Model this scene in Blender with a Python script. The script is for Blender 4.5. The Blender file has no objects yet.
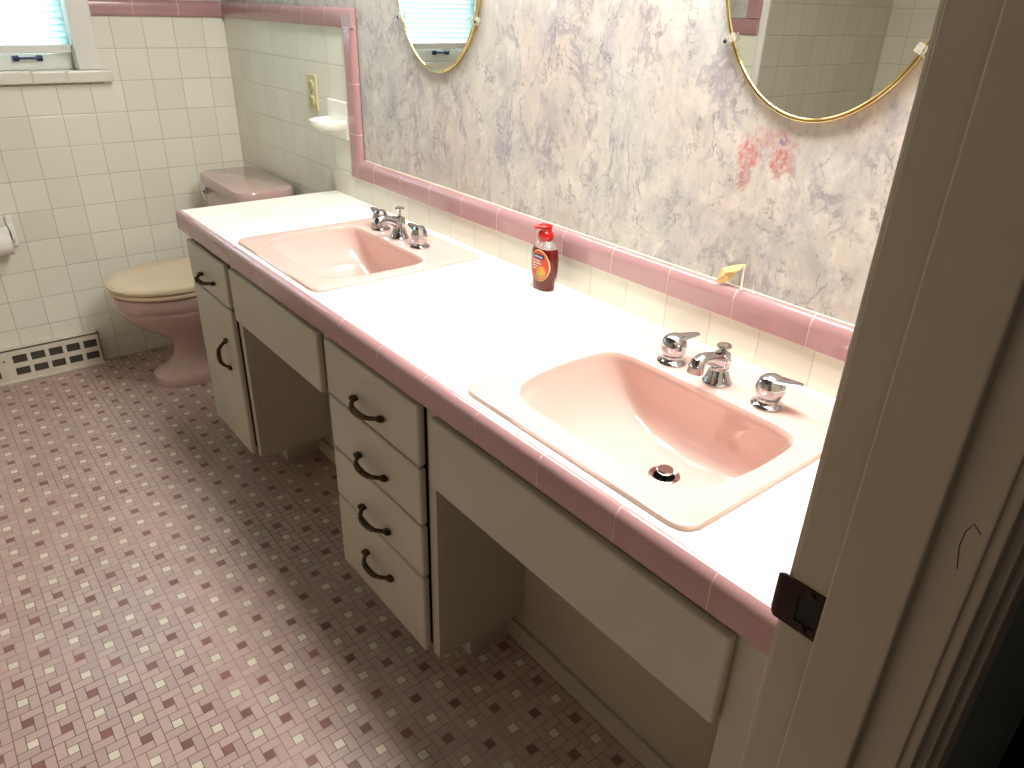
import bpy, bmesh, math, random
from mathutils import Vector, Matrix
random.seed(7)
SC = bpy.context.scene
COL = SC.collection
PI = math.pi

# ------------------------------------------------------------------ colours / materials
def lin(c):
    return tuple(((v/255)/12.92 if v/255 <= 0.04045 else ((v/255+0.055)/1.055)**2.4) for v in c)

class NT:
    """small node-graph helper"""
    def __init__(s, name):
        s.m = bpy.data.materials.new(name); s.m.use_nodes = True
        s.t = s.m.node_tree; s.b = s.t.nodes['Principled BSDF']
    def node(s, typ, **kw):
        n = s.t.nodes.new(typ)
        for k, v in kw.items(): setattr(n, k, v)
        return n
    def link(s, a, b): s.t.links.new(a, b)
    def put(s, sock, v):
        if isinstance(v, bpy.types.NodeSocket): s.link(v, sock)
        elif v is not None: sock.default_value = v
    def math(s, op, a, b=None, c=None, clamp=False):
        n = s.node('ShaderNodeMath', operation=op); n.use_clamp = clamp
        s.put(n.inputs[0], a)
        if b is not None: s.put(n.inputs[1], b)
        if c is not None: s.put(n.inputs[2], c)
        return n.outputs[0]
    def ramp(s, v, a, b, lo=0.0, hi=1.0, smooth=True):
        n = s.node('ShaderNodeMapRange'); n.clamp = True
        n.interpolation_type = 'SMOOTHSTEP' if smooth else 'LINEAR'
        s.put(n.inputs[0], v); n.inputs[1].default_value = a; n.inputs[2].default_value = b
        n.inputs[3].default_value = lo; n.inputs[4].default_value = hi
        return n.outputs[0]
    def mix(s, f, a, b):
        n = s.node('ShaderNodeMix', data_type='RGBA')
        s.put(n.inputs[0], f)
        for i, v in ((6, a), (7, b)):
            if isinstance(v, (tuple, list)): n.inputs[i].default_value = (*v[:3], 1)
            else: s.link(v, n.inputs[i])
        return n.outputs[2]
    def pos(s):
        g = s.node('ShaderNodeNewGeometry'); x = s.node('ShaderNodeSeparateXYZ')
        s.link(g.outputs['Position'], x.inputs[0]); return x.outputs[0], x.outputs[1], x.outputs[2]
    def obj(s):
        return s.node('ShaderNodeTexCoord').outputs['Object']
    def comb(s, x, y, z=0.0):
        n = s.node('ShaderNodeCombineXYZ')
        for i, v in enumerate((x, y, z)): s.put(n.inputs[i], v)
        return n.outputs[0]
    def noise(s, vec, scale, detail=4, rough=.5, dist=0.0, out=0):
        n = s.node('ShaderNodeTexNoise'); s.link(vec, n.inputs['Vector'])
        n.inputs['Scale'].default_value = scale; n.inputs['Detail'].default_value = detail
        n.inputs['Roughness'].default_value = rough; n.inputs['Distortion'].default_value = dist
        return n.outputs[out]
    def white(s, vec):
        n = s.node('ShaderNodeTexWhiteNoise'); n.noise_dimensions = '3D'
        s.link(vec, n.inputs['Vector']); return n.outputs[0]
    def bump(s, h, strength=.3, dist=.001):
        n = s.node('ShaderNodeBump'); n.inputs['Strength'].default_value = strength
        n.inputs['Distance'].default_value = dist; s.link(h, n.inputs['Height'])
        s.link(n.outputs[0], s.b.inputs['Normal'])
    def base(s, v): s.put(s.b.inputs['Base Color'], (*v[:3], 1) if isinstance(v, (tuple, list)) else v)
    def rough(s, v): s.put(s.b.inputs['Roughness'], v)

def plain(name, rgb, rough=.5, metal=0.0, var=0.0, scale=8, spec=None, trans=0.0, ior=None, coat=0.0, bump=0.0):
    g = NT(name)
    c = lin(rgb)
    o = g.obj()
    nz = g.noise(o, scale, 3)
    if var:
        d = tuple(v*(1-var) for v in c); e = tuple(min(1, v*(1+var)) for v in c)
        g.base(g.mix(g.ramp(nz, .3, .7), d, e))
    else:
        g.base(c)
    g.rough(rough)
    g.b.inputs['Metallic'].default_value = metal
    if spec is not None: g.b.inputs['Specular IOR Level'].default_value = spec
    if trans: g.b.inputs['Transmission Weight'].default_value = trans
    if ior: g.b.inputs['IOR'].default_value = ior
    if coat:
        g.b.inputs['Coat Weight'].default_value = coat; g.b.inputs['Coat Roughness'].default_value = .05
    if bump: g.bump(g.noise(o, scale*8, 3), bump, .001)
    return g.m

def tile_mat(name, axes, offs, pitch, tile, grout, rough=.16, gw=.0011, var=.04):
    """square glazed tile laid on a grid of world coordinates"""
    g = NT(name); P = g.pos()
    ds = []; ids = []
    for ax, of, p in zip(axes, offs, pitch):
        t = g.math('DIVIDE', g.math('SUBTRACT', P[ax], of), p)
        f = g.math('FRACT', g.math('ADD', t, 1000.0))
        ids.append(g.math('FLOOR', g.math('ADD', t, 1000.0)))
        ds.append(g.math('MULTIPLY', g.math('MINIMUM', f, g.math('SUBTRACT', 1.0, f)), p))
    d = g.math('MINIMUM', ds[0], ds[1])
    m = g.ramp(d, gw*.6, gw*1.5)
    w = g.white(g.comb(ids[0], ids[1], 3.0))
    c = lin(tile); a = tuple(v*(1-var) for v in c); b = tuple(min(1, v*(1+var)) for v in c)
    g.base(g.mix(m, lin(grout), g.mix(w, a, b)))
    g.rough(g.ramp(m, 0, 1, .75, rough))
    g.bump(g.ramp(d, 0, gw*3.2), .55, .0012)
    return g.m

TILE = (229, 227, 211)
M = {}
M['tile_far']   = tile_mat('cream_wall_tile_far', (1, 2), (-.0915, 1.2903), (.109, .109), TILE, (188, 180, 160))
M['tile_right'] = tile_mat('cream_wall_tile_right', (0, 2), (.883, 1.2903), (.109, .109), TILE, (204, 197, 178))
M['tile_back']  = tile_mat('cream_backsplash_tile', (0, 2), (2.1146, .7715), (.1085, .5), (222, 216, 202), (200, 191, 174))
M['tile_left']  = tile_mat('cream_wall_tile_left', (0, 2), (.02, 1.2903), (.109, .109), TILE, (188, 180, 160))
M['tile_return'] = tile_mat('cream_alcove_tile', (1, 2), (.02, 1.2903), (.109, .109), TILE, (190, 180, 160))
M['tile_counter'] = tile_mat('white_counter_tile', (0, 1), (.885, -.085), (.1085, .1085), (240, 238, 228), (234, 232, 222), rough=.12, gw=.0009)
M['pink']    = plain('pink_glazed_trim', (174, 134, 135), .16, var=.03, scale=5, coat=.3)
M['pink_grout'] = plain('pale_trim_grout', (222, 190, 180), .8, var=.05, scale=40)
M['sinkpink'] = plain('pale_pink_porcelain', (214, 182, 172), .12, var=.015, scale=3, coat=.4)
M['toiletpink'] = plain('dusty_pink_porcelain', (188, 158, 150), .14, var=.03, scale=3, coat=.4)
M['seat']    = plain('aged_cream_plastic', (214, 194, 162), .3, var=.05, scale=5)
M['cabinet'] = plain('cream_painted_wood', (184, 175, 160), .42, var=.035, scale=5, bump=.04)
M['gap_shade'] = plain('gap_shade_paint', (58, 46, 34), .8, var=.1)  # shade of the drawer and door gaps, put in as dark colour
M['jamb']    = plain('cream_painted_trim', (180, 166, 148), .45, var=.05, scale=6, bump=.05)
M['white']   = plain('white_paint', (226, 224, 216), .4, var=.03, scale=6)
M['ceramic'] = plain('white_ceramic', (238, 236, 226), .12, var=.02)
M['sill']    = plain('pale_sill_tile', (224, 220, 206), .2, var=.03, scale=9)
M['chrome']  = plain('chrome', (186, 186, 189), .07, 1.0)
M['chrome_dull'] = plain('worn_chrome', (170, 160, 156), .22, 1.0, var=.1, scale=60)
M['brass']   = plain('gold_frame_metal', (222, 200, 142), .16, 1.0, var=.08, scale=30)
M['bronze']  = plain('antique_bronze', (72, 56, 36), .36, .8, var=.35, scale=90)
M['strike']  = plain('dark_brown_metal', (44, 28, 22), .32, .7, var=.2, scale=40)
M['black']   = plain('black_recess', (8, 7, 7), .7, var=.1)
M['mirror']  = plain('mirror_silver', (216, 216, 210), .01, 1.0)
M['clear']   = plain('clear_plastic', (245, 243, 236), .08, trans=.75, ior=1.45)
M['ivory']   = plain('ivory_plastic', (202, 196, 150), .35, var=.03)
M['register'] = plain('white_enamel_metal', (214, 206, 188), .4, var=.05, scale=12)
M['louver']  = plain('grey_louver_metal', (96, 90, 78), .55, .2, var=.1)  # grey metal of the register's louvers and screw
M['wallboard'] = plain('cream_painted_board', (176, 162, 142), .5, var=.05, scale=4)
M['ceiling'] = plain('darkened_ceiling', (120, 116, 110), .8, var=.02)  # unseen ceiling, darkened to hold down bounced light
M['hall']    = plain('grey_green_hall_paint', (128, 134, 126), .8, var=.05)
M['red']     = plain('red_pump_plastic', (176, 14, 16), .25, var=.05)
M['redsoap'] = plain('dark_red_liquid_soap', (104, 18, 10), .1, var=.06, scale=20, trans=.25, ior=1.36, coat=.4)
M['glasspl'] = plain('clear_bottle_plastic', (244, 236, 226), .06, trans=.85, ior=1.4)
M['label_orange'] = plain('orange_label', (190, 66, 32), .4, var=.12, scale=60)
M['label_cream'] = plain('cream_label_ring', (220, 176, 130), .4, var=.05)
M['navy']    = plain('navy_badge', (26, 36, 84), .4, var=.05)
M['labelwhite'] = plain('white_ink', (244, 240, 236), .5)
M['mango']   = plain('yellow_orange_fruit_print', (214, 146, 52), .4, var=.3, scale=50)
M['leafgreen'] = plain('green_fruit_print', (150, 160, 70), .4, var=.2, scale=40)
M['leaf']    = plain('dry_yellow_leaf', (226, 194, 128), .6, var=.28, scale=60)
M['string']  = plain('pale_stem', (226, 214, 192), .7, var=.08, scale=60)
M['paper']   = plain('toilet_paper', (236, 232, 224), .9, var=.03)
M['core_shade']  = plain('roll_core_shade', (46, 34, 66), .4, var=.1)  # shadow at the end of the paper roll's core, as colour
M['caulk']   = plain('caulk', (214, 204, 186), .7, var=.1, scale=30)

# blind slats: white plastic that lets daylight glow through
def blind_mat():
    g = NT('white_blind_slat'); t = g.t
    g.base(lin((232, 240, 240))); g.rough(.4)
    tr = g.node('ShaderNodeBsdfTranslucent'); tr.inputs[0].default_value = (*lin((225, 245, 246)), 1)
    mx = g.node('ShaderNodeMixShader'); mx.inputs[0].default_value = .55
    g.link(g.b.outputs[0], mx.inputs[1]); g.link(tr.outputs[0], mx.inputs[2])
    g.link(mx.outputs[0], t.nodes['Material Output'].inputs[0])
    return g.m
M['blind'] = blind_mat()
def pane_mat():
    g = NT('window_glass'); t = g.t
    g.base((1, 1, 1)); g.rough(.02); g.b.inputs['Transmission Weight'].default_value = 1.0
    g.b.inputs['IOR'].default_value = 1.05
    return g.m
M['glass'] = pane_mat()

# floor: mosaic of pinwheel blocks, four rose bricks round a small square, white and dark squares alternating
def floor_mat():
    g = NT('rose_pinwheel_mosaic'); X, Y, Z = g.pos()
    px, py = .0627, .0614
    bx = g.math('DIVIDE', g.math('SUBTRACT', X, 1.4736-px*.5-px*100), px)
    by = g.math('DIVIDE', g.math('SUBTRACT', Y, -1.242-py*.5-py*100), py)
    ix, iy = g.math('FLOOR', bx), g.math('FLOOR', by)
    v = g.math('MULTIPLY', g.math('FRACT', bx), 3.0)
    u = g.math('MULTIPLY', g.math('FRACT', by), 3.0)
    gt = lambda a, b: g.math('GREATER_THAN', a, b)
    lt = lambda a, b: g.math('LESS_THAN', a, b)
    mul = lambda *a: a[0] if len(a) == 1 else g.math('MULTIPLY', a[0], mul(*a[1:]))
    ab = lambda a, b: g.math('ABSOLUTE', g.math('SUBTRACT', a, b))
    add = lambda a, b: g.math('ADD', a, b)
    # distance to the lines of the pinwheel (units of one small square)
    far = lambda d, mask: add(d, g.math('MULTIPLY', g.math('SUBTRACT', 1.0, mask), 9.0))
    d = g.math('MINIMUM', u, g.math('SUBTRACT', 3.0, u))
    d = g.math('MINIMUM', d, g.math('MINIMUM', v, g.math('SUBTRACT', 3.0, v)))
    for l in (far(ab(u, 1.0), lt(v, 2.0)), far(ab(u, 2.0), gt(v, 1.0)), far(ab(v, 2.0), lt(u, 2.0)), far(ab(v, 1.0), gt(u, 1.0))):
        d = g.math('MINIMUM', d, l)
    grout = g.ramp(d, .022, .06)
    centre = mul(gt(u, 1.0), lt(u, 2.0), gt(v, 1.0), lt(v, 2.0))
    par = g.math('MODULO', add(ix, iy), 2.0)
    # which of the four bricks
    left = mul(lt(u, 1.0), lt(v, 2.0)); bot = mul(gt(v, 2.0), lt(u, 2.0)); right = mul(gt(u, 2.0), gt(v, 1.0))
    bid = add(add(left, g.math('MULTIPLY', bot, 2.0)), g.math('MULTIPLY', right, 3.0))
    w1 = g.white(g.comb(ix, iy, bid)); w2 = g.white(g.comb(ix, iy, 9.0))
    rose = g.mix(w1, lin((176, 150, 142)), lin((189, 162, 152)))
    dark = g.mix(w2, lin((120, 87, 82)), lin((144, 96, 92)))
    pale = g.mix(w2, lin((208, 202, 180)), lin((222, 208, 190)))
    # parity at the reference block (100,100) is even and that square is pale
    c = g.mix(par, pale, dark)
    c = g.mix(centre, rose, c)
    o = g.comb(X, Y, Z)
    grime = g.ramp(g.noise(o, 2.2, 5, .6), .35, .65, 0, 1)
    gcol = g.mix(grime, lin((92, 70, 62)), lin((160, 132, 122)))
    g.base(g.mix(grout, gcol, c))
    g.rough(g.ramp(grout, 0, 1, .8, .28))
    g.bump(grout, .25, .0008)
    return g.m
M['floor'] = floor_mat()

# wallpaper: pale marble print with grey and lavender veins
def wallpaper_mat():
    g = NT('marble_wallpaper'); X, Y, Z = g.pos()
    o = g.comb(g.math('ADD', X, g.math('MULTIPLY', Y, 1.0)), g.math('MULTIPLY', Z, .62), 0.0)
    warp = g.noise(o, 8, 4, .6, 0, 1)
    vm = g.node('ShaderNodeVectorMath', operation='MULTIPLY_ADD')
    g.link(warp, vm.inputs[0]); vm.inputs[1].default_value = (.06, .05, .0); g.link(o, vm.inputs[2])
    p = vm.outputs[0]
    base = g.mix(g.ramp(g.noise(p, 9, 6, .6), .35, .65), lin((201, 193, 183)), lin((188, 186, 180)))
    base = g.mix(g.ramp(g.noise(p, 30, 6, .7), .47, .68, 0, .8), base, lin((216, 211, 202)))
    base = g.mix(g.ramp(g.noise(p, 4.3, 3, .5), .46, .66, 0, .5), base, lin((204, 186, 174)))
    base = g.mix(g.ramp(g.noise(p, 13, 8, .75), .48, .66, 0, .62), base, lin((160, 158, 157)))
    base = g.mix(g.ramp(g.noise(p, 9.1, 8, .72, .3), .53, .68, 0, .5), base, lin((158, 148, 164)))
    def vein(scale, width, mlo, mhi, col, base, amt, seed):
        q = g.node('ShaderNodeVectorMath', operation='ADD'); g.link(p, q.inputs[0]); q.inputs[1].default_value = (seed, seed*.7, 0)
        n = g.noise(q.outputs[0], scale, 6, .66, .5)
        r = g.math('ABSOLUTE', g.math('SUBTRACT', n, .5))
        line = g.ramp(r, 0, width, 1, 0)
        msk = g.ramp(g.noise(q.outputs[0], scale*1.6, 5, .7), mlo, mhi)
        return g.mix(g.math('MULTIPLY', g.math('MULTIPLY', line, msk), amt), base, lin(col))
    base = vein(5.5, .035, .42, .60, (140, 132, 144), base, .62, 3.1)
    base = vein(8.0, .014, .44, .58, (112, 106, 114), base, .62, 8.7)
    base = vein(14., .020, .46, .62, (120, 115, 116), base, .6, 15.3)
    speck = g.math('MULTIPLY', g.ramp(g.noise(p, 85, 3, .7), .60, .69), g.ramp(g.noise(p, 8, 4, .6), .45, .62))
    base = g.mix(g.math('MULTIPLY', speck, .6), base, lin((96, 90, 94)))
    # red blotches under the near mirror and a yellow drip under the far one
    def blob(cx, cz, rx, rz):
        dx = g.math('DIVIDE', g.math('SUBTRACT', X, cx), rx); dz = g.math('DIVIDE', g.math('SUBTRACT', Z, cz), rz)
        r = g.math('SQRT', g.math('ADD', g.math('MULTIPLY', dx, dx), g.math('MULTIPLY', dz, dz)))
        r = g.math('ADD', r, g.math('MULTIPLY', g.math('SUBTRACT', g.noise(o, 60, 5, .75), .5), 2.6))
        return g.math('MULTIPLY', g.ramp(r, .45, 1.1, 1, 0), g.ramp(g.noise(o, 140, 4, .7), .36, .6, .15, 1))
    onwall = g.math('GREATER_THAN', Y, -.3)
    for cx, cz, rx, rz, col, a in ((2.452, 1.150, .026, .034, (190, 92, 96), .8), (2.518, 1.152, .024, .042, (186, 88, 84), .75),
                                   (2.488, 1.178, .035, .02, (186, 120, 112), .6), (2.450, 1.105, .016, .024, (180, 104, 100), .7),
                                   (2.514, 1.176, .010, .010, (112, 112, 150), .8)):
        base = g.mix(g.math('MULTIPLY', g.math('MULTIPLY', blob(cx, cz, rx, rz), onwall), a), base, lin(col))
    base = g.mix(g.math('MULTIPLY', g.math('MULTIPLY', blob(1.405, .950, .006, .035), onwall), .7), base, lin((200, 168, 110)))
    g.base(base); g.rough(.55)
    g.bump(g.noise(o, 120, 3), .06, .001)
    return g.m
M['wallpaper'] = wallpaper_mat()

# ------------------------------------------------------------------ mesh builder
class MB:
    def __init__(s): s.v = []; s.f = []; s.mi = []; s.sm = []
    def add(s, verts, faces, mi=0, smooth=False):
        o = len(s.v); s.v += [tuple(v) for v in verts]
        for f in faces:
            s.f.append([o+i for i in f]); s.mi.append(mi); s.sm.append(smooth)
        return s
    def box(s, a, b, mi=0, bevel=0.0, seg=2, mat=None):
        bm = bmesh.new(); bmesh.ops.create_cube(bm, size=1)
        for v in bm.verts:
            v.co = Vector((a[i]+(b[i]-a[i])*(v.co[i]+.5) for i in range(3)))
        if bevel: bmesh.ops.bevel(bm, geom=bm.edges[:], offset=bevel, segments=seg, profile=.5, affect='EDGES')
        return s.bm(bm, mi, mat)
    def bm(s, bm, mi=0, mat=None, smooth=False):
        bm.verts.index_update()
        vs = [(mat @ v.co) if mat else v.co.copy() for v in bm.verts]
        s.add(vs, [[v.index for v in f.verts] for f in bm.faces], mi, smooth); bm.free(); return s
    def loft(s, rings, mi=0, closed=True, cap0=True, cap1=True, smooth=True):
        n = len(rings[0]); vs = [p for r in rings for p in r]; fs = []
        m = n if closed else n-1
        for i in range(len(rings)-1):
            for j in range(m):
                k = (j+1) % n
                fs.append([i*n+j, i*n+k, (i+1)*n+k, (i+1)*n+j])
        if cap0: fs.append(list(range(n))[::-1])
        if cap1: fs.append([(len(rings)-1)*n+j for j in range(n)])
        return s.add(vs, fs, mi, smooth)
    def lathe(s, prof, c=(0, 0, 0), n=32, mi=0, mat=None, cap0=True, cap1=True):
        rings = []
        for r, z in prof:
            rings.append([Vector((r*math.cos(2*PI*j/n), r*math.sin(2*PI*j/n), z)) for j in range(n)])
        T = Matrix.Translation(c) @ (mat or Matrix())
        return s.loft([[T @ p for p in r] for r in rings], mi, cap0=cap0, cap1=cap1)
    def tube(s, path, rad, n=12, mi=0, cap=True, flat=None):
        path = [Vector(p) for p in path]; rings = []
        rad = rad if isinstance(rad, (list, tuple)) else [rad]*len(path)
        up = Vector((0, 0, 1)); prev = None
        for i, p in enumerate(path):
            t = (path[min(i+1, len(path)-1)]-path[max(i-1, 0)]).normalized()
            a = t.cross(up if prev is None else prev)
            if prev is None:
                if a.length < 1e-4: a = t.cross(Vector((1, 0, 0)))
                a.normalize(); b = a.cross(t).normalized()
            else:
                a.normalize(); b = a.cross(t).normalized()
            prev = b
            r = rad[i]; ra, rb = (r if isinstance(r, tuple) else (r, r))
            rings.append([p + a*ra*math.cos(2*PI*j/n) + b*rb*math.sin(2*PI*j/n) for j in range(n)])
        return s.loft(rings, mi, cap0=cap, cap1=cap)
    def prism(s, prof, fn, t0, t1, mi=0, smooth=False, cap=True):
        """profile points (a,b) swept from t0 to t1, fn(a,b,t)->xyz"""
        return s.loft([[Vector(fn(a, b, t)) for a, b in prof] for t in (t0, t1)], mi, cap0=cap, cap1=cap, smooth=smooth)
    def build(s, name, mats, parent=None, bevel=0.0, auto=True):
        me = bpy.data.meshes.new(name)
        base = Vector((0, 0, 0)); p = parent
        while p is not None: base += p.location; p = p.parent
        me.from_pydata([Vector(v)-base for v in s.v], [], s.f)
        mats = mats if isinstance(mats, (list, tuple)) else [mats]
        for m in mats: me.materials.append(M[m] if isinstance(m, str) else m)
        for i, poly in enumerate(me.polygons):
            poly.material_index = s.mi[i]; poly.use_smooth = s.sm[i]
        bm = bmesh.new(); bm.from_mesh(me)
        bmesh.ops.recalc_face_normals(bm, faces=bm.faces[:])
        for e in bm.edges:
            if len(e.link_faces) == 2 and e.calc_face_angle(0) > math.radians(38): e.smooth = False
        bm.to_mesh(me); bm.free()
        o = bpy.data.objects.new(name, me); COL.objects.link(o)
        if parent: o.parent = parent
        return o

def tag(o, label, cat, group=None):
    o['label'] = label; o['category'] = cat
    if group: o['group'] = group
    return o
def thing(name, label, cat, loc, group=None):
    o = bpy.data.objects.new(name, None); COL.objects.link(o); o.location = loc
    o.empty_display_size = .05
    return tag(o, label, cat, group)
def struct(name, mb, mats):
    o = mb.build(name, mats); o['kind'] = 'structure'; return o
def kids(o): return [c for c in bpy.data.objects if c.parent == o]
def copy_tree(o, dx, parent=None):
    c = o.copy(); COL.objects.link(c)
    if parent: c.parent = parent
    else: c.location = Vector(o.location)+Vector(dx)
    for k in kids(o): copy_tree(k, (0, 0, 0), c)
    return c

# ------------------------------------------------------------------ dimensions
H = .7898                       # counter top
CX0, CX1 = .880, 2.999          # counter ends
CY = -.538                      # counter front face
XW = 3.0                        # bathroom face of the door wall
XH = 3.112                      # hall face of the door wall
YJ = -.65                       # near face of the door jamb
CEIL = 2.40

# ------------------------------------------------------------------ the setting
struct('floor', MB().box((-.12, -2.6, -.06), (4.6, .12, 0)), 'floor')
struct('ceiling', MB().box((-.12, -2.6, CEIL), (4.6, .12, CEIL+.06)), 'ceiling')
# right wall (behind the vanity)
wr = struct('wall_right', MB().box((-.12, 0, 0), (4.6, .12, CEIL)), 'wallpaper')
# far wall with the window hole
WY0, WY1, WZ0, WZ1 = -1.262, -.540, 1.095, 1.95
wf = struct('wall_far', MB().box((-.12, -1.5, 0), (0, 0, WZ0)).box((-.12, -1.5, WZ1), (0, 0, CEIL))
            .box((-.12, -1.5, WZ0), (0, WY0, WZ1)).box((-.12, WY1, WZ0), (0, 0, WZ1)), 'wallpaper')
# left wall: tiled piece by the window, then a deep tiled alcove
AX = 1.452
wl = struct('wall_left', MB().box((-.12, -1.62, 0), (AX-.012, -1.5, CEIL)).box((AX-.13, -2.53, 0), (AX-.012, -1.62, CEIL))
            .box((AX-.13, -2.53, 0), (3.0, -2.41, CEIL)), 'wallpaper')
MB().box((0, -1.5, 0), (AX-.028, -1.492, 1.2903)).build('tile_wainscot', 'tile_left', wl)
MB().box((AX-.012, -2.41, 0), (AX, -1.505, CEIL)).build('alcove_tile', 'tile_return', wl)
MB().box((AX, -2.41, 0), (XW, -2.402, CEIL)).build('alcove_tile', 'tile_left', wl)
MB().box((AX-.028, -1.505, 0), (AX+.004, -1.486, CEIL), bevel=.006).build('corner_trim', 'white', wl)
# door wall with the doorway the photo is taken through
YO = YJ-.73
wn = struct('wall_near', MB().box((XW, YJ+.02, 0), (XH, 0, CEIL)).box((XW, -2.53, 0), (XH, YO-.02, CEIL))
            .box((XW, YO-.02, 2.05), (XH, YJ+.02, CEIL)), 'wallboard')
struct('wall_hall', MB().box((XH, 0, 0), (4.6, .06, CEIL)).box((4.5, -2.6, 0), (4.6, 0, CEIL)).box((XH, -2.6, 0), (4.5, -2.5, CEIL))
       .box((XH, YJ+.10, 0), (XH+.004, -.001, CEIL)), 'hall')

# tile wainscot of the far and right walls
TZ = 1.2903
MB().box((0, -1.49, 0), (.006, 0, WZ0-.03)).box((0, -.478, WZ0-.03), (.006, 0, TZ)).build('tile_wainscot', 'tile_far', wf)
MB().box((.006, -.006, 0), (1.024, 0, TZ)).build('tile_wainscot', 'tile_right', wr)
MB().box((1.024, -.014, H-.01), (XW, 0, .8615)).box((CX0, -.014, H-.01), (1.024, -.006, .8615)).build('backsplash_tile', 'tile_back', wr)

# pink bullnose borders: rows of real tiles with pale joints
def bull(h, t):
    """cross-section (height, out): flat face rolling over at the top edge"""
    pts = [(0, 0), (0, t*.92), (.0015, t)]
    r = h*.42
    for k in range(7):
        a = PI/2*k/6
        pts.append((h-r+r*math.sin(a), t*(.12+.88*math.cos(a)) if k else t))
    pts.append((h, 0))
    return pts
def border(name, fn, h, t, joints, parent, gap=.0024):
    mb = MB(); pr = bull(h, t)
    for a, b in zip(joints[:-1], joints[1:]):
        mb.prism(pr, fn, a+gap/2, b-gap/2, 0, True)
    mb.prism([(p[0]*.99+.0002, p[1]*.965) for p in pr], fn, joints[0], joints[-1], 1, True)
    return mb.build(name, ['pink', 'pink_grout'], parent)
PH = .0535
jl = [1.0, 1.011+.0]  # first short piece by the mitred corner
j1 = [1.062+.103] + [1.1648+.154*k for k in range(1, 6)]
joints_low = [1.022, 1.062, 1.1648] + [1.1648+.154*k for k in range(1, 6)] + [2.024+.154*k for k in range(0, 7)] + [XW]
joints_low = sorted(set(round(x, 4) for x in joints_low if x <= XW))
ZB = .8600
border('pink_border', lambda a, b, t: (t, -b-.004, ZB+a), .056, .016, joints_low, wr)
border('pink_border', lambda a, b, t: (1.022+a, -b-.003, t), .0575, .016, [ZB+.002, .993, 1.1395, 1.2925], wr)
border('pink_border', lambda a, b, t: (t, -b-.003, TZ+a), PH, .014, [.0, .13, .284, .438, .592, .746, .905, 1.016], wr)
cc = MB().prism(bull(PH, .015), lambda a, b, t: (t, -b-.003, TZ+a), 1.017, 1.0785, 0, True)
cc.build('pink_corner_tile', ['pink'], wr)
border('pink_border', lambda a, b, t: (b+.003, t, TZ+a), PH, .014, [-.477, -.335, -.176, -.017, -.0], wf)
# strip of pink in the left wall: horizontal row then a riser by the corner
border('pink_border', lambda a, b, t: (t, -1.5+b+.003, TZ+a), .055, .014, [.2, .354, .508, .662, .816, .97, 1.124, 1.278, AX-.03], wl)
border('pink_border', lambda a, b, t: (AX-.03-.055+a, -1.499+b+.003, t), .055, .015, [TZ+.056, 1.5, 1.654, 1.808, 2.0], wl)

MB().box((1.084, -.006, ZB+.0555), (XW, -.0005, ZB+.0585), bevel=.001).build('caulk_line', 'caulk', wr)
# window in the far wall
win = bpy.data.objects.new('window_1', None); COL.objects.link(win); win.location = (0, (WY0+WY1)/2, WZ0); win['kind'] = 'structure'
cas = MB()
cas.box((0.0, WY1-.0125, 1.113), (.024, -.478, WZ1+.08), bevel=.004)
cas.box((0.0, WY0-.083, 1.113), (.024, WY0+.0125, WZ1+.08), bevel=.004)
cas.box((0.0, WY0-.083, WZ1-.004), (.024, -.478, WZ1+.083), bevel=.004)
cas.box((-.12, WY1-.012, WZ0), (.002, WY1+.0, WZ1)).box((-.12, WY0, WZ0), (.002, WY0+.012, WZ1)).box((-.12, WY0, WZ1-.012), (.002, WY1, WZ1))
cas.build('window_frame', 'white', win)
sl = MB()
ys = [-1.345, -1.30, -1.17, -1.016, -.862, -.708, -.60, -.447]
for a, b in zip(ys[:-1], ys[1:]):
    sl.box((-.002, a+.0007, 1.072), (.04, b-.0007, 1.113), bevel=.006, seg=3)
sl.box((-.12, WY0, 1.0735), (.03, WY1, 1.110)).box((0, -1.344, 1.0735), (.0385, -.448, 1.1115), 1)
sl.build('window_sill', ['sill', 'caulk'], win)
sash = MB().box((-.085, WY0+.012, 1.110), (-.048, WY1-.012, 1.172), bevel=.004)
sash.box((-.085, WY0+.012, 1.55), (-.048, WY1-.012, 1.59), bevel=.004)
for y in (WY0+.012, WY1-.052): sash.box((-.085, y, 1.1725), (-.0485, y+.04, 1.549), bevel=.004).box((-.085, y, 1.5905), (-.0485, y+.04, 1.93), bevel=.004)
so = sash.build('window_sash', 'white', win)
MB().box((-.069, WY0+.05, 1.17), (-.065, WY1-.05, 1.94)).build('pane', 'glass', so)
for yc in (-.695, -1.055):
    lf = MB()
    for s in (-1, 1):
        lf.box((-.048, yc+s*.036-.010, 1.140), (-.030, yc+s*.036+.010, 1.160), bevel=.004)
    lf.tube([(-.028, yc-.040, 1.151), (-.026, yc, 1.151), (-.028, yc+.040, 1.151)], .004, 8)
    lf.build('sash_lift', 'navy', so)
# venetian blind inside the window
bl = thing('window_blind', 'white slatted blind lowered inside the bright far window', 'blind', (-.02, (WY0+WY1)/2, 1.17))
z = 1.208; k = 0
while z < 1.92:
    mb = MB(); pr = []
    for i in range(5):
        a = (i/4-.5); pr.append((a*.026, .0016*(1-4*a*a)))
    pr += [(p[0], p[1]-.0007) for p in reversed(pr)]
    ca, sa = math.cos(math.radians(62)), math.sin(math.radians(62))
    mb.prism(pr, lambda a, b, t: (-.024+a*ca-b*sa, t, z+a*sa+b*ca), WY0+.018, WY1-.0175, 0, True)
    mb.build('slat', 'blind', bl)
    z += .0205; k += 1
MB().box((-.040, WY0+.016, 1.168), (-.010, WY1-.0165, 1.194), bevel=.003).build('bottom_rail', M['white'], bl)
MB().box((-.044, WY0+.014, 1.915), (-.004, WY1-.014, 1.938), bevel=.003).build('head_rail', M['white'], bl)
tb = MB()
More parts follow.
